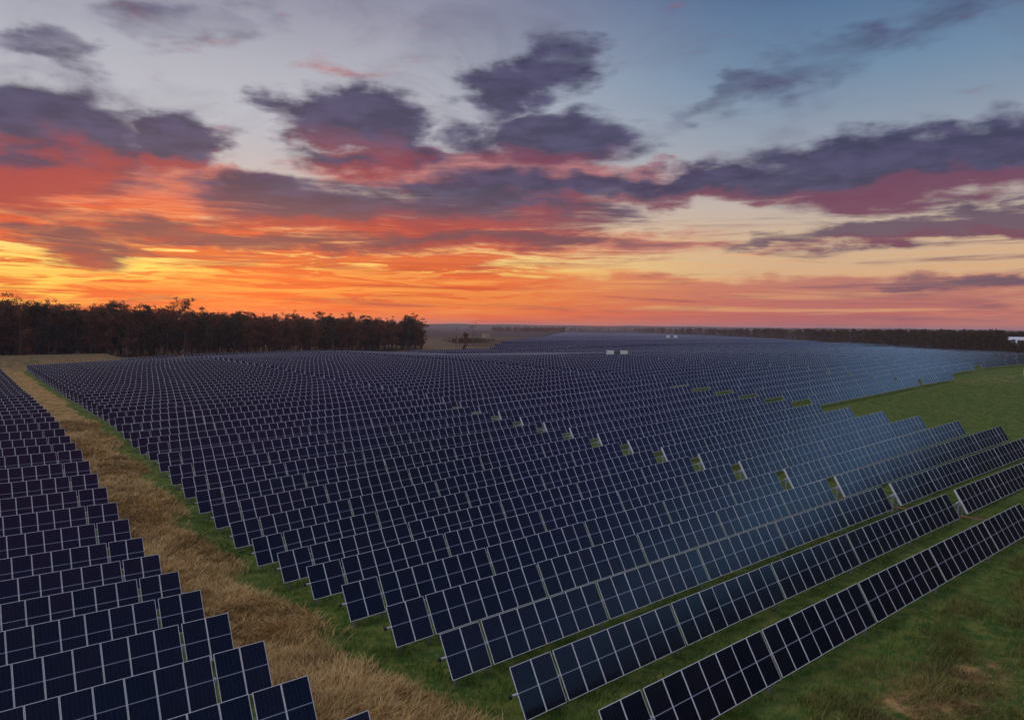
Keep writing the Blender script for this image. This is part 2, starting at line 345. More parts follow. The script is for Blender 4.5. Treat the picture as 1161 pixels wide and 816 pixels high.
# ground: straw in the aisle, green beside and between the rows
m, q, b, o = mat('grassy_ground'); M_ground = m
geo = q.node('ShaderNodeNewGeometry'); at = q.node('ShaderNodeAttribute', attribute_name='straw'); pos = geo.outputs['Position']
n1 = q.noise(pos, .22, 6., .62, .5); n2 = q.noise(pos, 1.3, 6., .65, .3); n3 = q.noise(pos, 9., 4., .7)
f = q.m('ADD', at.outputs['Fac'], q.m('ADD', q.m('MULTIPLY', q.m('SUBTRACT', n1, .5), 1.5), q.m('MULTIPLY', q.m('SUBTRACT', n2, .5), .8)))
green = q.mix(q.ss(n2, .35, .65), lin((64, 94, 40)), lin((116, 122, 60)))
straw = q.mix(q.ss(n2, .3, .7), lin((148, 118, 72)), lin((200, 162, 106)))
straw = q.mix(q.m('MULTIPLY', q.ss(q.noise(pos, .55, 5., .6, 1.), .48, .66), .75), straw, lin((104, 88, 50)))
straw = q.mix(q.m('MULTIPLY', q.ss(n3, .5, .75), .5), straw, lin((122, 96, 60)))
brown = q.mix(q.ss(n1, .4, .6), lin((74, 62, 40)), lin((92, 86, 44)))
gc = q.mix(q.ss(f, .3, .62), green, straw)
gc = q.mix(q.m('MULTIPLY', q.ss(n1, .52, .68), .4), gc, brown)
ft = q.node('ShaderNodeAttribute', attribute_name='far')
farc = q.mix(q.ss(q.noise(pos, .006, 5., .6, .5), .42, .6), lin((106, 90, 72)), lin((70, 62, 50)))
gc = q.mix(ft.outputs['Fac'], gc, farc)
gc = q.mix(q.ss(q.vm('LENGTH', pos), 560., 900.), gc, lin((60, 56, 62)))
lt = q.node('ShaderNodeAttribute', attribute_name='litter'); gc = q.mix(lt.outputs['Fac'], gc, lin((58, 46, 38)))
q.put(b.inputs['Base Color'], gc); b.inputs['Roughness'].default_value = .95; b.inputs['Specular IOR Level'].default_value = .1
bp = q.node('ShaderNodeBump'); bp.inputs['Strength'].default_value = .8; bp.inputs['Distance'].default_value = .25
q.put(bp.inputs['Height'], q.m('ADD', n2, q.m('MULTIPLY', n3, .35))); q.l.new(bp.outputs[0], b.inputs['Normal'])

def blademat(name, a, c, spec=.2):
    m, q, b, o = mat(name); v = q.node('ShaderNodeAttribute', attribute_name='vary')
    q.put(b.inputs['Base Color'], q.mix(v.outputs['Fac'], a, c)); b.inputs['Roughness'].default_value = .8; b.inputs['Specular IOR Level'].default_value = spec
    return m
def leafmat(name, a, c):
    m = blademat(name, a, c, .1); q = N(m.node_tree); b = [n for n in q.n if n.type == 'BSDF_PRINCIPLED'][0]; o = [n for n in q.n if n.type == 'OUTPUT_MATERIAL'][0]
    tr = q.node('ShaderNodeBsdfTranslucent'); q.l.new(b.inputs['Base Color'].links[0].from_socket, tr.inputs[0]); mx = q.node('ShaderNodeMixShader'); mx.inputs[0].default_value = .4
    q.l.new(b.outputs[0], mx.inputs[1]); q.l.new(tr.outputs[0], mx.inputs[2]); q.l.new(mx.outputs[0], o.inputs[0]); return m
M_straw = blademat('straw_blades', lin((146, 118, 70)), lin((226, 192, 132)))
M_rough = blademat('rough_blades', lin((76, 84, 38)), lin((150, 142, 78)))
M_dry = blademat('dry_blades', lin((96, 84, 50)), lin((166, 136, 92)))
M_green = blademat('green_blades', lin((60, 96, 32)), lin((124, 142, 66)))
M_leaf = leafmat('dark_foliage', lin((96, 66, 52)), lin((160, 104, 74)))
M_leafg = leafmat('olive_foliage', lin((66, 62, 48)), lin((106, 92, 66)))
M_bark = simple('bark', (.17, .14, .12), .9, 0, .3, 2.)

# ------------------------------------------------------------------ ground sheet
def axis(lo, hi, step, ext):
    a = list(np.arange(lo, hi + .01, step)); st = step
    while a[-1] < ext: st *= 1.18; a.append(a[-1] + st)
    st = step; pre = [lo]
    while pre[-1] > -ext: st *= 1.18; pre.append(pre[-1] - st)
    return np.array(pre[1:][::-1] + a)
gu = axis(-150, 170, 1.8, 6500); gv = axis(-20, 330, 1.6, 6500)
UU, VV = np.meshgrid(gu, gv); uu, vv = UU.ravel(), VV.ravel()
def straw_amount(u, v):
    su = np.interp(v / PIT, [0, 25, 44], [-.26, 4.44, 7.8]); a = u - su
    wid = np.interp(v / PIT, [0, 8, 20, 26], [4.1, 4.1, 5., 7.5]); s_ = np.clip(1 - np.abs(a + 4.6) / wid, 0, 1) * 2.2 - .45
    s_ = np.where(a < -7.5, -.15, s_)
    s_ = np.where(v > 235, .55, s_)
    s_ = np.where((a > 0) & (v <= 235), -.12, s_)
    e = np.exp(-(((u - 16) / 6) ** 2 + ((v + 5.2) / 2.2) ** 2)) * .85 + np.exp(-(((u - 9) / 4) ** 2 + ((v + 6) / 3) ** 2)) * .5 + np.exp(-(((u - 180) / 40) ** 2 + ((v - 42) / 9) ** 2)) * .45
    return s_ + np.where(v < 60, e, 0)
gz = groundz(uu, vv)
rng = np.random.default_rng(4)
def bumps(u, v): return .09 * np.sin(u * 1.3 + 2 * np.sin(v * .7)) * np.sin(v * 1.1 + 1.4 * np.sin(u * .9)) + .05 * np.sin(u * 2.9 + v * 1.7)
near = (np.abs(uu) < 200) & (vv < 260) & (vv > -40)
gz = gz + np.where(near, bumps(uu, vv), 0)
# low tan bank in front of the left wood
def bank(u, v):
    x, y = uv2xy(u, v); r = np.hypot(x, y); a = np.degrees(np.arctan2(x, y))
    return 2.5 * np.clip(1 - np.abs(r - 290) / 15, 0, 1) ** .6 * np.clip((-27.6 - a) / 1.6, 0, 1) * np.clip((a + 60) / 6, 0, 1)
gz = gz + bank(uu, vv)
gx, gy = uv2xy(uu, vv)
me = bpy.data.meshes.new('ground'); nu, nv = len(gu), len(gv)
idx = np.arange(nu * nv).reshape(nv, nu)
F = np.stack([idx[:-1, :-1], idx[:-1, 1:], idx[1:, 1:], idx[1:, :-1]], -1).reshape(-1, 4)
me.vertices.add(nu * nv); me.vertices.foreach_set('co', np.stack([gx, gy, gz], 1).astype(np.float32).ravel())
me.loops.add(F.size); me.loops.foreach_set('vertex_index', F.astype(np.int32).ravel())
me.polygons.add(len(F)); me.polygons.foreach_set('loop_start', np.arange(0, F.size, 4, dtype=np.int32))
me.polygons.foreach_set('use_smooth', np.ones(len(F), bool)); me.materials.append(M_ground)
a = me.attributes.new('straw', 'FLOAT', 'POINT'); a.data.foreach_set('value', straw_amount(uu, vv).astype(np.float32))
rr = np.hypot(gx, gy); a = me.attributes.new('far', 'FLOAT', 'POINT'); a.data.foreach_set('value', np.maximum(np.clip((rr - 255) / 190, 0, 1), .75 * np.clip((rr - 248) / 40, 0, 1) * np.clip((-20 - np.degrees(np.arctan2(gx, gy))) / 5, 0, 1)).astype(np.float32))
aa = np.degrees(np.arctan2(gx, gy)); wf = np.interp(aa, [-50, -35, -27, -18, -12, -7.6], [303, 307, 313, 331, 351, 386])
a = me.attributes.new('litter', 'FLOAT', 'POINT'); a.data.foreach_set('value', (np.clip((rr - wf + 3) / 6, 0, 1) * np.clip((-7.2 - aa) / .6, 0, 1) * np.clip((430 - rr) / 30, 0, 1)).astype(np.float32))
me.update(calc_edges=True); tag(obj('ground', me), kind='structure')

# ------------------------------------------------------------------ solar trackers
TAU, CH, W, GAP = 1.047, 2.1, 1.152, .1315
BAYS = [2, 7, 8, 8, 8, 7]             # modules between the bearings, 40 in all
LEN = 40 * W + 5 * GAP
Rt = Matrix.Rotation(TAU, 4, 'X')     # panel plane: local y runs up the slope; its face looks to -v
def module_mb(n=1):
    g = MB(); x0, x1, y0, y1 = .011, W - .011, -CH / 2, CH / 2; fw = .022; t = .035
    for k in range(n):
        a, c = x0 + k * W, x1 + k * W
        g.quad((a + fw, y0 + fw, -.003), (c - fw, y0 + fw, -.003), (c - fw, y1 - fw, -.003), (a + fw, y1 - fw, -.003), 0)
        for p in (((a, y0, 0), (c, y0, 0), (c - fw, y0 + fw, 0), (a + fw, y0 + fw, 0)), ((c, y0, 0), (c, y1, 0), (c - fw, y1 - fw, 0), (c - fw, y0 + fw, 0)),
                  ((c, y1, 0), (a, y1, 0), (a + fw, y1 - fw, 0), (c - fw, y1 - fw, 0)), ((a, y1, 0), (a, y0, 0), (a + fw, y0 + fw, 0), (a + fw, y1 - fw, 0)),
                  ((a, y0, -t), (c, y0, -t), (c, y0, 0), (a, y0, 0)), ((c, y0, -t), (c, y1, -t), (c, y1, 0), (c, y0, 0)),
                  ((c, y1, -t), (a, y1, -t), (a, y1, 0), (c, y1, 0)), ((a, y1, -t), (a, y0, -t), (a, y0, 0), (a, y1, 0))): g.quad(*p, 1)
        g.quad((a, y1, -t), (c, y1, -t), (c, y0, -t), (a, y0, -t), 2)
    return g
def lift(g, dz=.11):                  # tilt about the tube, carried .09 above it
    h = MB(); h.add(g, Matrix.Translation((0, 0, POST)) @ Rt @ Matrix.Translation((0, 0, dz))); return h
panel_me = lift(module_mb()).mesh('panel', [M_glass, M_frame, M_back])
def only(g, keep):
    h = MB()
    for f, i_, u_ in zip(g.f, g.mi, g.uv):
        if i_ in keep: h.quad(*[g.v[j] for j in f], i_, u_)
    return h
sheet_me = only(lift(module_mb()), (0, 2)).mesh('panel', [M_glass, M_frame, M_back]); rim_me = only(lift(module_mb()), (1,)).mesh('panel_frame', [M_glass, M_frame])
def xs_modules(bays):
    out, x = [], 0.
    for b_ in bays:
        for k in range(b_): out.append(x); x += W
        x += GAP
    return out
def joints(bays):
    out, x = [], 0.
    for b_ in bays[:-1]: x += b_ * W; out.append(x + GAP / 2); x += GAP
    return out
def length(bays): return sum(bays) * W + (len(bays) - 1) * GAP
def support_mb(x):                    # driven H pile with bearing
    g = MB()
    g.box(x - .05, x + .05, .07, .078, -.3, POST - .12); g.box(x - .05, x + .05, -.078, -.07, -.3, POST - .12); g.box(x - .004, x + .004, -.07, .07, -.3, POST - .12)
    g.box(x - .045, x + .045, -.13, .13, POST - .13, POST - .1); g.tube([(x - .04, 0, POST), (x + .04, 0, POST)], .085, 12)
    g.box(x - .035, x + .035, -.11, -.08, POST - .12, POST + .02); g.box(x - .035, x + .035, .08, .11, POST - .12, POST + .02); return g
def rails_mb(bays):                   # short purlins that clamp each module to the tube
    g = MB()
    for x in xs_modules(bays):
        g.box(x + W - .03, x + W + .03, -.45, .45, .065, .05 + .03, 0)
    return lift(g, -.02)
def end_rail_mb(x):
    g = MB(); g.box(x - .12, x + .05, -CH / 2, CH / 2, .05, .16); return lift(g, 0)
def torque_mb(L, a=.28, b_=.28):
    g = MB(); g.tube([(-a, 0, POST), (L + b_, 0, POST)], .064, 10); return g
def cap_mb(x): g = MB(); g.tube([(x - .05, 0, POST), (x + .05, 0, POST)], .085, 12); g.tube([(x - .02, 0, POST), (x + .02, 0, POST)], .11, 12); return g
def drive_mb(x):
    g = MB(); g.box(x - .1, x + .1, -.1, .1, POST - .24, POST - .06); g.tube([(x - .1, 0, POST), (x + .1, 0, POST)], .12, 14)
    g.tube([(x, -.2, POST - .18), (x, .2, POST - .18)], .045, 10); g.box(x - .07, x + .07, -.05, .05, -.3, POST - .3); return g
_pc = {}
def cached(key, f):
    if key not in _pc: _pc[key] = f()
    return _pc[key]
rnd_ = random.Random(3)
def near_tracker(bays, drive, left=False, close=False):        # an Empty with every module, pile and fitting as a part
    t = bpy.data.objects.new('solar_tracker', None); C.objects.link(t); t.empty_display_size = .5
    key = (tuple(bays), drive, left); L = length(bays)
    obj('torque_tube', cached(('tt',) + key, lambda: torque_mb(L, .95 if drive < 0 else .28, .05 if left else .28 if drive < 0 else 1.2).mesh('torque_tube', [M_galv], True)), t)
    for x in xs_modules(bays):
        p_ = obj('panel', sheet_me if close else panel_me, t, (x, 0, 0))
        p_.rotation_euler = (rnd_.gauss(0, .0022), 0, 0)
        if close: obj('panel_frame', rim_me, p_)
    for x in [.5 * W] + joints(bays) + [L - .5 * W]:
        obj('support_post', cached('post', lambda: support_mb(0).mesh('support_post', [M_galv])), t, (x, 0, 0))
    if drive:
        x = -.07 if drive < 0 else L + .07
        if drive < 0: obj('end_rail', cached('er', lambda: end_rail_mb(0).mesh('end_rail', [M_white])), t, (x, 0, 0))
        obj('gearbox', cached('gb', lambda: drive_mb(0).mesh('gearbox', [M_blue])), t, (x - .35 if drive < 0 else L + .3, 0, 0))
    xc = L + .3 if drive < 0 else -.3
    if not left: obj('end_cap', cached('cap', lambda: cap_mb(0).mesh('end_cap', [M_black], True)), t, (xc, 0, 0))
    return t
rnd_ = random.Random(3)
def far_tracker(bays, drive):         # the same thing as one mesh, for rows whose parts are too small to see
    key = ('far', tuple(bays), drive); L = length(bays)
    def make():
        g = MB()
        one = module_mb()
        for j_, x in enumerate(xs_modules(bays)):
            one.uv = [tuple((a_ + j_, c_) for a_, c_ in ((0, 0), (.9999, 0), (.9999, 1), (0, 1)))] + one.uv[1:]
            g.add(one, Matrix.Translation((0, 0, POST)) @ Rt @ Matrix.Translation((x, 0, .11)) @ Matrix.Rotation(rnd_.gauss(0, .0022), 4, 'X'))
        g.mi = [{0: 0, 1: 1, 2: 2}[i] for i in g.mi]
        h = MB(); h.tube([(-.28, 0, POST), (L + .28, 0, POST)], .064, 6, 3)
        for x in [.5 * W] + joints(bays) + [L - .5 * W]: h.box(x - .05, x + .05, -.07, .07, -.3, POST - .06, 3)
        if drive < 0: h.add(end_rail_mb(-.07), Matrix.Identity(4)); h.mi[-6:] = [3] * 6
        g.add(h, Matrix.Identity(4)); return g.mesh('solar_tracker', [M_glass, M_frame, M_back, M_galv, M_white])
    return obj('solar_tracker', cached(key, make))
ORD = ['', 'first', 'second', 'third', 'fourth', 'fifth', 'sixth', 'seventh', 'eighth', 'ninth', 'tenth', 'eleventh', 'twelfth', 'thirteenth', 'fourteenth', 'fifteenth', 'sixteenth', 'seventeenth', 'eighteenth', 'nineteenth']
def ordn(k):
    if k < 20: return ORD[k]
    t_ = ['twent', 'thirt', 'fort', 'fift'][k // 10 - 2]
    return t_ + 'ieth' if k % 10 == 0 else t_ + 'y-' + ORD[k % 10]
G2I = [0, 1, 2, 3, 5, 8, 11, 14, 17, 22, 27, 33, 37, 43, 60]; G2V = [48.4, 48.4, 48.3, 48.6, 48.65, 48.8, 49., 49.4, 49.9, 50.4, 50.9, 51., 51.46, 53., 56]
T4I = [9, 12, 15, 20, 26, 60]; T4V = [148.7, 149.6, 150.1, 150.5, 150.9, 154]
def col_span(k, i):                   # start and end of tracker column k in row i
    s1 = startu(i); s2 = float(np.interp(i, G2I, G2V)); s4 = float(np.interp(i, T4I, T4V)); s3 = 101.75 + .03 * max(0, i - 20)
    if k == 0: return s1 - 6.5 - LEN * min(1, (s2 - s1 - 1.8) / LEN), s1 - 6.5
    if k == 1: return s1, s2 - 1.8
    if k == 2: return s2, s2 + LEN * .995
    if k == 3: return s3, s4 - 1.9
    if k == 4: return s4, s4 + LEN
    o = s4 + LEN + 5.2 + (k - 5) // 2 * (2 * LEN + 1.9 + 5.2) + ((k - 5) % 2) * (LEN + 1.9)
    return o, o + LEN
def visible(u, v, z):
    x, y = uv2xy(u, v); d = np.array([x, y, z - CAM_H]); dep = y * math.cos(PITCH) - (z - CAM_H) * math.sin(PITCH)
    if dep < 3: return None
    X = 580.5 + x / dep * FPX; Y = 408 - (y * math.sin(PITCH) + (z - CAM_H) * math.cos(PITCH)) / dep * FPX
    return X, Y, math.hypot(x, y)
def edge_far(px):                     # distance of the back edge of the panel fields in each direction
    return float(np.interp(px, [380, 470, 520, 560, 640, 740, 850, 961, 1060, 1161, 1300, 1500], [262, 262, 320, 640, 1150, 1150, 800, 530, 430, 350, 330, 330]))
slots = []
for i in range(0, 225):
    for k in range(0, 26):
        if i > 44 and k < 1: continue
        if k in (0, 2) and i < 1: continue
        if k >= 3 and i < 9: continue
        if k >= 5 and i < 10: continue
        a, c = col_span(k, min(i, 60)); bays = BAYS if k % 2 == 1 else BAYS[::-1]
        if k == 4 and i == 9: bays = [7, 8]; c = a + length(bays)
        if i > 44 and (i % 29) in (0, 1): continue
        if i in (45, 46): continue
        if i > 44:                    # later blocks stand askew behind the road
            if c < (36 if i == 47 else 140): continue
        z0, z1 = tubez([a, c], [i * PIT] * 2); best = None; mid = visible((a + c) / 2, i * PIT, (z0 + z1) / 2)
        P3 = [visible(a + (c - a) * t_, i * PIT, z0 + (z1 - z0) * t_) for t_ in (0, .25, .5, .75, 1)]
        P3 = [p for p in P3 if p]
        if not P3 or not any(-12 < p[0] < 1215 and p[1] < 880 for p in P3): continue
        Dm = min(p[2] for p in P3)
        if i == 47 and k == 1: bays = [7, 8]; a = c - length(bays)
        if i > 47 or k > 4:
            p = mid or P3[0]
            if p[2] > edge_far(p[0]) + 40: continue
        if 27 <= i <= 33 and 158 < (a + c) / 2 < 180 and k == 4 and i in (29, 30, 31): continue
        slots.append((Dm, i, k, a, c, float(z0), float(z1), bays))
slots.sort(key=lambda s_: s_[0])
far_slots = slots[300:]; slots = slots[:300]
_seen = {}
for Dm, i, k, a, c, z0, z1, bays in slots:
    drive = 0
    if k in (2, 4): drive = -1
    if k == 0: drive = 0
    nearby = Dm < 112; close = Dm < 48
    key = (nearby, tuple(bays), drive, k == 0, close)
    if key not in _seen:
        t = near_tracker(bays, drive, k == 0, close) if nearby else far_tracker(bays, drive); _seen[key] = t
        kids = list(t.children)
    else:
        src = _seen[key]; t = src.copy(); C.objects.link(t)
        for ch in [c_ for c_ in bpy.data.objects if c_.parent == src] if key not in _pc else _pc[key]:
            d_ = ch.copy(); C.objects.link(d_); d_.parent = t
            for g2_ in ch.children: e2_ = g2_.copy(); C.objects.link(e2_); e2_.parent = d_
    if key not in _pc: _pc[key] = [c_ for c_ in bpy.data.objects if c_.parent == _seen[key]]
    x, y = uv2xy(a, i * PIT); L = length(bays); dz = z1 - z0; run = math.hypot(c - a, dz)
    t.location = (x, y, z0 - POST); t.rotation_euler = (rnd_.gauss(0, .005), -math.atan2(dz, c - a), PSI); t.scale = (run / L, 1, 1)
    n_ = i + 1
    if k == 0: lb = f'dark panel row left of the straw aisle, {ordn(i)} up from the bottom edge'
    elif k == 1: lb = f'dark panel row between straw aisle and narrow service gap, {ordn(n_)} from the front'
    elif k == 2: lb = f'panel row just right of the narrow service gap, {ordn(i)} from the front'
    elif k == 3: lb = f'blue panel row right of the green grass gaps, {ordn(i - 8)} counted from the meadow'
    elif k == 4 and i == 9: lb = 'short blue panel row ending at the meadow corner, far right'
    elif k == 4: lb = f'pale blue panel row behind the meadow corner, {ordn(i - 8)} counted from the meadow'
    else: lb = f'distant pale panel row at the far right, {ordn(i - 9)} back, {ordn(k - 4)} block along'
    tag(t, lb, 'solar panels', 'solar tracker rows of the farm')
# everything beyond the three hundred nearest: one mass of rows
Q, UVs = [], []
ct, stt = math.cos(TAU) * CH / 2, math.sin(TAU) * CH / 2
pieces = []
for Dm, i, k, a, c, z0, z1, bays in far_slots:
    for j in range(4):
        t0, t1 = j / 4, (j + 1) / 4; a_, c_ = a + (c - a) * t0, a + (c - a) * t1; p = visible((a_ + c_) / 2, i * PIT, (z0 + z1) / 2)
        if p is None: continue
        if i > 47 and (p[2] > edge_far(p[0]) or (p[0] < 700 and p[0] < float(np.interp(p[2], [262, 300, 340, 630, 1150], [480, 500, 555, 618, 640])))): continue
        pieces.append((i, a_, c_, z0 + (z1 - z0) * t0, z0 + (z1 - z0) * t1))
for i, a, c, z0, z1 in pieces:
    v = i * PIT
    def pt(u, s_, z): x, y = uv2xy(u, v + s_ * ct); return (x, y, z + s_ * stt)
    f0 = [pt(a, -1, z0), pt(c, -1, z1), pt(c, 1, z1), pt(a, 1, z0)]; Q.append(f0)
    UVs += [0, 0, 10, 0, 10, 1, 0, 1]
    Q.append([(p[0] - .03 * SP, p[1] + .03 * CP, p[2] - .04) for p in (f0[1], f0[0], f0[3], f0[2])]); UVs += [0, .5] * 4
me = quads_mesh('distant_solar_rows', np.array(Q), [M_farglass, M_back], mi=[0, 1] * (len(Q) // 2))
u_ = me.uv_layers.new(name='UVMap'); u_.data.foreach_set('uv', UVs)
tag(obj('distant_solar_rows', me), 'hazy blue mass of panel rows filling the far fields below the horizon', 'solar panels', kind='stuff')
print('TRACKERS', len(slots), 'far', len(far_slots), 'near', sum(s_[0] < 112 for s_ in slots), 'cut distance', slots[-1][0])

# drive shaft that crosses the rows in the service gap
def shaft(label, ufun, i0, i1, mat_):
    g = MB(); pts = []
    for j in range(int(i0 * 2), int(i1 * 2) + 1):
        i = j / 2; u = ufun(i); v = i * PIT; z = float(tubez(u, v)[0]) - POST + .62; x, y = uv2xy(u, v); pts.append((x, y, z))
    g.tube(pts, .055, 8); o = obj('drive_shaft', None); bpy.data.objects.remove(o)
    root = bpy.data.objects.new('drive_shaft', None); C.objects.link(root); root.location = pts[0]
    me = g.mesh('rod', [mat_], True); r_ = obj('rod', me, root); r_.matrix_parent_inverse = Matrix.Translation(-Vector(pts[0]))
    hang = MB()
    for p in pts[::2]: hang.box(p[0] - .04, p[0] + .04, p[1] - .04, p[1] + .04, p[2] - .9, p[2] + .02)
    h_ = obj('rod_stands', hang.mesh('rod_stands', [M_galv]), root); h_.matrix_parent_inverse = Matrix.Translation(-Vector(pts[0]))
    tag(root, label, 'drive shaft')
shaft('rust brown drive shaft crossing the narrow service gaps between the panel rows', lambda i: float(np.interp(i, G2I, G2V)) - 1.2, -1, 20, M_rust)

# ------------------------------------------------------------------ trees
def tree_arrays(seed, h, crown0=.35, spread=.2, nclump=36, nleaf=34, leaf=.5, bare=.0):
    rg = np.random.default_rng(seed); wood = MB()
    lean = rg.normal(0, .02 * h, 2); top = Vector((lean[0], lean[1], h * .93)); mid = Vector((lean[0] * .3 + rg.normal(0, .1), lean[1] * .3, h * .45))
    tr = .011 * h + .05; wood.tube([(0, 0, -.4), tuple(mid * .5), tuple(mid), tuple((mid + top) / 2), tuple(top)], [tr, tr * .85, tr * .7, tr * .42, tr * .1], 6)
    quads = []; ends = []
    for k in range(13):
        t_ = crown0 + (1 - crown0) * rg.uniform(0, .9); base = mid.lerp(top, max(0, (t_ * h - mid.z) / (top.z - mid.z))) if t_ * h > mid.z else Vector((0, 0, 0)).lerp(mid, t_ * h / mid.z)
        an = rg.uniform(0, 6.28); ln = h * spread * (1.15 - .6 * abs(t_ - .62) / .5) * rg.uniform(.6, 1.15)
        e_ = base + Vector((math.cos(an) * ln, math.sin(an) * ln, ln * rg.uniform(.25, .9))); m_ = base.lerp(e_, .5) + Vector((0, 0, -ln * .05))
        wood.tube([tuple(base), tuple(m_), tuple(e_)], [tr * .34, tr * .22, tr * .07], 4); ends += [e_, m_, e_]
    ends += [top, top, (mid + top) / 2]
    for k in range(nclump):
        c_ = np.array(ends[rg.integers(len(ends))]) + rg.normal(0, .045 * h, 3); r_ = h * rg.uniform(.035, .075)
        d_ = rg.normal(0, 1, (nleaf, 3)); d_ /= np.linalg.norm(d_, axis=1)[:, None]; p_ = c_ + d_ * r_ * rg.uniform(.4, 1.15, (nleaf, 1)) * (1, 1, .75)
        quads.append(p_)
    p = np.concatenate(quads); n = len(p)
    a_ = rg.normal(0, 1, (n, 3)); a_ /= np.linalg.norm(a_, axis=1)[:, None]; b_ = np.cross(a_, rg.normal(0, 1, (n, 3))); b_ /= np.linalg.norm(b_, axis=1)[:, None]
    sz = leaf * rg.uniform(.5, 1.2, (n, 1)) * .5
    V = np.stack([p - a_ * sz, p + b_ * sz * .6, p + a_ * sz, p - b_ * sz * .6], 1)
    return wood, V, rg.uniform(0, 1, n)
def tree_meshes(seed, h, leafmat, **kw):
    wood, V, var = tree_arrays(seed, h, **kw)
    return wood.mesh('trunk', [M_bark], True), quads_mesh('crown', V, [leafmat], extra=var)
def place_tree(ms, x, y, z, sc_, rot, label, group, cat='tree', name='tree'):
    t = bpy.data.objects.new(name, None); C.objects.link(t); t.location = (x, y, z); t.scale = (sc_, sc_, sc_); t.rotation_euler = (0, 0, rot)
    obj('trunk', ms[0], t); obj('crown', ms[1], t); tag(t, label, cat, group); return t
rnd = random.Random(7)
VAR = [tree_meshes(20 + k, 18, M_leaf if k % 3 else M_leafg, crown0=.12 + .05 * (k % 3), spread=.17 + .02 * (k % 4), nclump=120, nleaf=34, leaf=.55) for k in range(8)]
def wood_front(px): return float(np.interp(px, [-200, 0, 150, 300, 400, 480], [300, 305, 312, 330, 350, 385]))
def wood_top(px): return float(np.interp(px, [-200, 0, 60, 130, 200, 300, 380, 450, 480], [336, 344, 348, 349, 352, 357, 359, 362, 360]))
def treeh(px, x, y, z, top_y):        # height that brings the tip to a given elevation
    d = ray(px, top_y); return CAM_H + d.z / math.hypot(d.x, d.y) * math.hypot(x, y) - z
px = -60.
while px < 478:
    x, y, z = onground(px, wood_front(px) + rnd.uniform(-4, 9)); H_ = treeh(px, x, y, z, wood_top(px) + rnd.uniform(-3, 8))
    place_tree(VAR[rnd.randrange(8)], x, y, z, H_ / 18, rnd.uniform(0, 6.28), 'tall bare-trunked tree in the front line of the dark left wood', 'trees along the edge of the left wood')
    px += rnd.uniform(4., 8.)
for px_, ty, lb, kw in ((212, 343, 'spreading pine rising above the dark wood, near its middle', dict(crown0=.75, spread=.2, nclump=34, nleaf=26)),
                        (126, 338, 'broad-crowned tree standing highest above the left wood', dict(crown0=.5, spread=.22, nclump=60, nleaf=30)),
                        (470, 356, 'last tree at the right end of the dark wood, round-crowned', dict(crown0=.45, spread=.2, nclump=44, nleaf=30)),
                        (20, 337, 'tallest tree at the far left of the dark wood', dict(crown0=.45, spread=.24, nclump=60, nleaf=30))):
    x, y, z = onground(px_, wood_front(px_) + 3); H_ = treeh(px_, x, y, z, ty)
    place_tree(tree_meshes(int(px_), H_, M_leaf, leaf=.6, **kw), x, y, z, 1, 0, lb, None)
# the wood behind its front line
def mass(name, pts, label, leafm, seed0, nclump=26, nleaf=24, leaf=.95, trunks=True):
    arr = [tree_arrays(seed0 + k, 16, crown0=.2, spread=.2, nclump=nclump, nleaf=nleaf, leaf=leaf) for k in range(5)]
    V, va, tv = [], [], []
    for x, y, z, h in pts:
        w_, q_, e_ = arr[rnd.randrange(5)]; s_ = h / 16; an = rnd.uniform(0, 6.28); c_, d_ = math.cos(an), math.sin(an)
        r_ = q_ @ np.array([[c_, d_, 0], [-d_, c_, 0], [0, 0, 1]]) * s_ + (x, y, z); V.append(r_); va.append(np.clip(e_ * .6 + rnd.uniform(-.1, .5), 0, 1))
        if trunks:
            tv.append(np.array([[(x - .15, y, z - .5), (x + .15, y, z - .5), (x + .05, y, z + h * .8), (x - .05, y, z + h * .8)], [(x, y - .15, z - .5), (x, y + .15, z - .5), (x, y + .05, z + h * .8), (x, y - .05, z + h * .8)]]))
    V = np.concatenate(V); mi = np.zeros(len(V), int); va = np.concatenate(va)
    if trunks: T_ = np.concatenate(tv); mi = np.r_[mi, np.ones(len(T_), int)]; va = np.r_[va, np.zeros(len(T_))]; V = np.concatenate([V, T_])
    me = quads_mesh(name, V, [leafm, M_bark], mi=mi, extra=va); tag(obj(name, me), label, 'woodland', kind='stuff')
pts = []
for k in range(430):
    px_ = rnd.uniform(-190, 474); D_ = wood_front(px_) + 6 + rnd.random() ** 1.3 * (55 if px_ < 430 else 18); x, y, z = onground(px_, D_)
    pts.append((x, y, z, treeh(px_, x, y, z, wood_top(px_) + rnd.uniform(1, 13))))
for k in range(420):
    px_ = rnd.uniform(-190, 479); D_ = wood_front(px_) + 1 + rnd.random() * (26 if px_ < 440 else 10); x, y, z = onground(px_, D_); pts.append((x, y, z, rnd.uniform(5, 14)))
mass('woodland', pts, 'deep interior of the dark wood behind its front trees, upper left', M_leaf, 60)
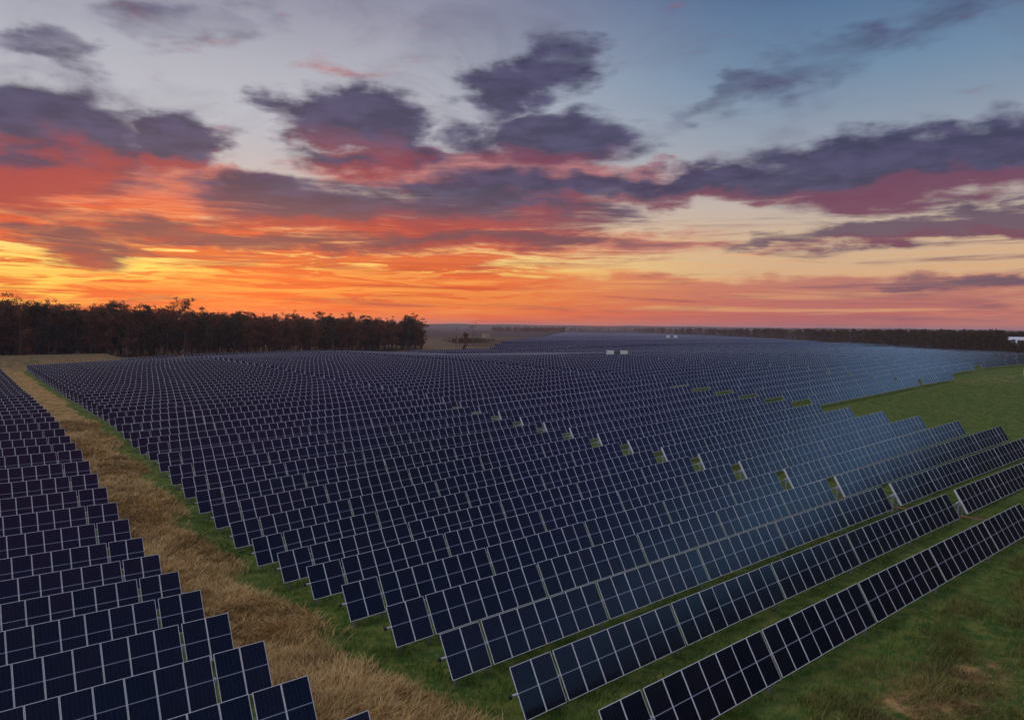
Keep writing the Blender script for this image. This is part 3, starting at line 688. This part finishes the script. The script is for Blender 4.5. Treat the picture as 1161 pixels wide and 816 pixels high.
# right-hand belt, running on round to the right out of the frame
pts = []
def belt_y(px): return float(np.interp(px, [640, 740, 860, 961, 1161, 1400], [370.5, 372.6, 374., 375.2, 377., 379]))
for k in range(820):
    px_ = 725 + rnd.random() ** .75 * 480; D0 = edge_far(px_) + 14; D_ = D0 + rnd.random() ** 1.4 * 90; x, y, z = onground(px_, D_)
    h_ = treeh(px_, x, y, z, belt_y(px_) + rnd.uniform(-2.2, 4.) * min(1, 600 / D_))
    if px_ > 1138 and D_ < 470: h_ = min(h_, rnd.uniform(4, 7.5))
    pts.append((x, y, z, max(4, h_)))
for k in range(160):
    px_ = 1080 + rnd.random() * 130; D_ = rnd.uniform(500, 580); x, y, z = onground(px_, D_); pts.append((x, y, z, treeh(px_, x, y, z, 377.5 + rnd.uniform(-1.5, 3))))
for k in range(420):                  # beyond the frame on the right, mirrored in the glass
    an = R(rnd.uniform(37.5, 120)); D_ = 330 + rnd.random() * 60; x, y = D_ * math.sin(an), D_ * math.cos(an); pts.append((x, y, gxy(x, y), rnd.uniform(12, 17)))
mass('tree_belt', pts, 'long dark belt of trees behind the far right panel fields', M_leafg, 90, 24, 20, .95)
pts = []
for k in range(500):                  # thin lines of wood near the horizon
    px_ = rnd.choice([rnd.uniform(558, 640), rnd.uniform(560, 760), rnd.uniform(720, 900)]); D_ = rnd.uniform(1500, 1700) if px_ > 640 else rnd.uniform(1300, 1450)
    x, y, z = onground(px_, D_); pts.append((x, y, z, rnd.uniform(5, 10)))
mass('distant_tree_line', pts, 'thin dark tree line below the horizon at the middle', M_leaf, 130, 8, 8, 4., False)
# horizon: low wooded hills right round
g = MB(); prev = None; nseg = 260
for r0, hh in ((2900, 17.5), (4200, 19.), (5600, 22)):
    for k in range(nseg + 1):
        an = R(-100 + 220 * k / nseg); hgt = hh + 1.6 * math.sin(k * .37 + r0) + 1.1 * math.sin(k * 1.13) + rnd.uniform(-.5, .5)
        ring = [(rr_ * math.sin(an), rr_ * math.cos(an), z_) for rr_, z_ in ((r0 - 260, 0), (r0 - 120, hgt * .6), (r0, hgt), (r0 + 200, hgt * .7), (r0 + 420, 0))]
        if k:
            for j in range(4): g.quad(prev[j], ring[j], ring[j + 1], prev[j + 1])
        prev = ring
M_hill = simple('distant_woods', (.055, .045, .045), .95, 0, .3, .01)
tag(obj('hills', g.mesh('hills', [M_hill])), kind='structure')
# clump with bare trees in the tan field
for k, (px_, D_, ty) in enumerate(((517, 345, 371), (527, 352, 377), (536, 420, 368.5))):
    x, y, z = onground(px_, D_); H_ = treeh(px_, x, y, z, ty)
    lb = ('thin bare tree with a leaning top, left one in the shrub clump', 'bushy dark tree at the centre of the shrub clump', 'small round-headed bare tree right of the shrub clump')[k]
    place_tree(tree_meshes(300 + k, H_, M_leaf, crown0=(.3, .08, .45)[k], spread=(.16, .14, .2)[k], nclump=(9, 60, 20)[k], nleaf=(10, 34, 14)[k], leaf=(.3, .5, .4)[k]), x, y, z, 1, 0, lb, None)
pts = []
for k in range(240):
    px_ = rnd.gauss(529, 12); D_ = rnd.uniform(440, 500); x, y, z = onground(px_, D_); pts.append((x, y, z, rnd.uniform(1.6, 3.4)))
mass('shrub_clump', pts, 'low olive shrubs in the tan field beyond the panels', M_leafg, 150, 12, 12, 2., False)

# ------------------------------------------------------------------ buildings and boxes far off
def bevelbox(g, x0, x1, y0, y1, z0, z1, mi=0): g.box(x0, x1, y0, y1, z0, z1, mi)
def station(px_, D_, label, w_, h_, gap, dark, nm='inverter_station', rot=0., up=1.4):
    x, y, z = onground(px_, D_); z += up; t = bpy.data.objects.new(nm, None); C.objects.link(t); t.location = (x, y, z); t.rotation_euler = (0, 0, -math.atan2(x, y) + rot)
    for sgn in (-1, 1):
        g = MB(); cx_ = sgn * (gap / 2 + w_ / 2); g.box(cx_ - w_ / 2, cx_ + w_ / 2, -1.2, 1.2, .25, h_); g.box(cx_ - w_ / 2 - .06, cx_ + w_ / 2 + .06, -1.26, 1.26, h_ + .003, h_ + .1)
        for kk in range(5): g.box(cx_ - w_ / 2 + .2 + kk * (w_ - .6) / 4, cx_ - w_ / 2 + .4 + kk * (w_ - .6) / 4, -1.24, -1.2, .4, h_ - .2)
        obj('container', g.mesh('container', [M_white]), t)
    if dark:
        g = MB(); g.box(-gap / 2 + .15, gap / 2 - .15, -.9, .9, .25, h_ - .25)
        for kk in range(7): g.box(-gap / 2 + .2 + kk * (gap - .55) / 6, -gap / 2 + .28 + kk * (gap - .55) / 6, -1.25, -.9, .4, h_ - .5)
        for kk in (-.3, 0, .3): g.tube([(kk, 0, h_ - .26), (kk, 0, h_ + .2)], .07, 8)
        obj('transformer', g.mesh('transformer', [M_dark]), t)
    g = MB(); g.box(-gap / 2 - w_ - .3, gap / 2 + w_ + .3, -1.5, 1.5, -2.2, .24); obj('concrete_pad', g.mesh('concrete_pad', [simple('concrete', (.4, .39, .37), .9)]), t)
    tag(t, label, 'power station'); return t
station(699.5, 252, 'white inverter containers with dark transformer between them on the field crest', 2.5, 1.85, 2.2, True)
station(761, 640, 'pair of small white equipment boxes far off in the blue panel field', 3.0, 2.6, 3.2, False, 'equipment_cabins', 0., 2.4)
# long pale-roofed building behind the right belt
x, y, z = onground(1164, 470); t = bpy.data.objects.new('farm_building', None); C.objects.link(t); t.location = (x, y, z); t.rotation_euler = (0, 0, -math.atan2(x, y))
g = MB(); g.box(-8, 20, -6, 6, -.5, 5.6); obj('wall', g.mesh('wall', [simple('pale_siding', (.5, .52, .56), .6)]), t)
g = MB(); hz = treeh(1160, x, y, z, 382)
for sg in (-1, 1):
    g.quad((-8.5, sg * 6.6, 5.5), (20.5, sg * 6.6, 5.5), (20.5, 0, hz), (-8.5, 0, hz)); g.quad((-8.5, sg * 6.6, 5.3), (20.5, sg * 6.6, 5.3), (20.5, 0, hz - .2), (-8.5, 0, hz - .2))
    g.quad((-8.5, sg * 6.6, 5.3), (20.5, sg * 6.6, 5.3), (20.5, sg * 6.6, 5.5), (-8.5, sg * 6.6, 5.5))
for xx in (-8.01, 20.01): g.quad((xx, -6, 5.6), (xx, 6, 5.6), (xx, 0, hz - .25), (xx, 0, hz - .25))
obj('roof', g.mesh('roof', [simple('pale_metal_roof', (.7, .74, .8), .4)]), t)
for kk in range(4):
    g = MB(); g.box(-5 + kk * 6, -2 + kk * 6, -6.05, -5.9, .2, 3.6); obj('door', g.mesh('door', [simple('grey_door', (.25, .26, .28), .5)]), t)
tag(t, 'pale-roofed long building half hidden by trees at the right edge', 'building')
# small tan shed in the middle field, white cabinet at the meadow's edge
x, y, z = onground(551, 700); t = bpy.data.objects.new('shed', None); C.objects.link(t); t.location = (x, y, z); t.rotation_euler = (0, 0, .5)
g = MB(); g.box(-3, 3, -2.5, 2.5, -.3, 3); obj('wall', g.mesh('wall', [simple('tan_wall', (.5, .4, .24), .8)]), t)
g = MB(); g.box(-3.3, 3.3, -2.8, 2.8, 3.003, 3.3); g.box(-3.3, 3.3, -.8, .8, 3.303, 3.8); obj('roof', g.mesh('roof', [simple('tan_roof', (.42, .34, .22), .8)]), t)
tag(t, 'small tan shed beyond the shrub clump, in the middle distance', 'shed')
x, y, z = onground(1164.5, 222); t = bpy.data.objects.new('utility_cabinet', None); C.objects.link(t); t.location = (x, y, z); t.rotation_euler = (0, 0, -.5)
g = MB(); g.box(-.55, .55, -.4, .4, .1, 1.5); g.box(-.6, .6, -.45, .45, 1.503, 1.6); obj('housing', g.mesh('housing', [M_white]), t)
g = MB(); g.box(-.5, -.02, -.43, -.4, .2, 1.4); g.box(.02, .5, -.43, -.4, .2, 1.4); obj('door', g.mesh('door', [M_white]), t)
g = MB(); g.box(-.6, .6, -.5, .5, -.3, .1); obj('plinth', g.mesh('plinth', [M_back]), t)
tag(t, 'white utility cabinet on the meadow at the right edge', 'cabinet')

# ------------------------------------------------------------------ grass
def grass(name, u, v, h, wd, mat_, label, seed, lean=.35):
    rg = np.random.default_rng(seed); n = len(u); x, y = uv2xy(u, v); z = groundz(u, v) + bumps(u, v)
    an = rg.uniform(0, 6.28, n); flow = .9 * np.sin(u * .5 + v * .23) + .8 * np.sin(v * .41 - u * .3)     # wind-combed lean
    la = flow * 1.2 + rg.normal(0, 1.15, n); h = h * (.55 + .75 * np.clip(.5 + .5 * np.sin(u * 2.3 + 2.2 * np.sin(v * 1.1)) * np.sin(v * 1.9 + 2 * np.sin(u * 1.4)), 0, 1)); ln = h * lean * rg.uniform(.4, 1.9, n)
    dx, dy = np.cos(an) * wd / 2, np.sin(an) * wd / 2; tx, ty = np.cos(la) * ln, np.sin(la) * ln
    b = np.stack([x, y, z - .05], 1); d = np.stack([dx, dy, 0 * dx], 1); m_ = b + np.stack([tx * .35, ty * .35, h * .6], 1); t_ = b + np.stack([tx, ty, h], 1)
    V = np.concatenate([np.stack([b - d, b + d, m_ + d * .8, m_ - d * .8], 1), np.stack([m_ - d * .8, m_ + d * .8, t_ + d * .12, t_ - d * .12], 1)])
    va = rg.uniform(0, 1, n) * .45 + .55 * np.clip(.5 + .5 * np.sin(u * .8 + 1.3 * np.sin(v * .5)) * np.cos(v * .7), 0, 1)
    me = quads_mesh(name, V, [mat_], extra=np.r_[va, va]); tag(obj(name, me), label, 'grass', kind='stuff')
rg = np.random.default_rng(1)
def clumpy(n, ulo, uhi, vlo, vhi, bias=1.):
    v = vlo + (vhi - vlo) * rg.random(n) ** bias; u = ulo + (uhi - ulo) * rg.random(n)
    den = .5 + .5 * np.sin(u * 1.7 + 2 * np.sin(v * .9)) * np.sin(v * 1.3 + 1.5 * np.sin(u * 1.1)); k = rg.random(n) < .25 + .9 * den
    return u[k] + np.interp(v[k] / PIT, [0, 25, 44], [-.26, 4.44, 7.8]), v[k]
u, v = clumpy(190000, -7.5, -.6, -8, 110, 1.6); sa = straw_amount(u, v) + .5 * np.sin(u * .9 + v * .35); k = sa + rg.normal(0, .22, len(u)) > .2
grass('straw_grass', u[k], v[k], rg.uniform(.2, .62, k.sum()), .035 + v[k] * .0006, M_straw, 'tall wind-combed straw grass filling the aisle between the panel blocks', 2, .8)
u1, v1 = clumpy(60000, -4, 8, -8, 60, 1.4); u2_, v2_ = clumpy(130000, 0, 70, -26, 12, 1.); u3, v3 = clumpy(60000, 90, 175, -5, 44, 1.)
u4, v4 = clumpy(60000, -7, 0, -8, 80, 1.3); k4 = np.sin(u4 * .55 + 1.7 * np.sin(v4 * .21)) * np.sin(v4 * .33 + u4 * .4) + rg.normal(0, .15, len(u4)) > .62; u4, v4 = u4[k4], v4[k4]
u = np.r_[u1, u2_, u3]; v = np.r_[v1, v2_, v3]; k = straw_amount(u, v) < .25; u, v = np.r_[u[k], u4], np.r_[v[k], v4]; k = np.ones(len(u), bool)
grass('green_grass', u[k], v[k], rg.uniform(.12, .38, k.sum()), .04, M_green, 'short green grass beside and beneath the panel rows', 3, .5)
u, v = clumpy(90000, -2, 62, -9, -1.2, 1.); k = np.sin(u * .8 + 1.5 * np.sin(v * .9)) * np.sin(v * .8 + u * .33) + rg.normal(0, .25, len(u)) > .1 + .12 * np.abs(v + 4)
grass('rough_grass', u[k], v[k], rg.uniform(.2, .6, k.sum()), .035, M_rough, 'taller yellow-green grass tufts along the foot of the nearest panel row', 8, .55)
u, v = clumpy(90000, 2, 30, -14, -1, 1.); k = straw_amount(u, v) + rg.normal(0, .2, len(u)) > .32
grass('dry_grass_patch', u[k], v[k], rg.uniform(.1, .3, k.sum()), .035, M_dry, 'dry straw patches on the green meadow, lower right', 5, .8)

# ------------------------------------------------------------------ air
g = MB(); g.box(-13000, 13000, -13000, 13000, -14, 34); m = bpy.data.materials.new('haze'); m.use_nodes = True; m.node_tree.nodes.clear(); q = N(m.node_tree)
vo = q.node('ShaderNodeVolumePrincipled'); vo.inputs['Density'].default_value = .00014; vo.inputs['Color'].default_value = (.85, .85, 1, 1); vo.inputs['Anisotropy'].default_value = .3
ou = q.node('ShaderNodeOutputMaterial'); q.l.new(vo.outputs[0], ou.inputs['Volume'])
tag(obj('haze', g.mesh('haze', [m])), 'thin evening haze lying over the far fields', 'haze', kind='stuff')
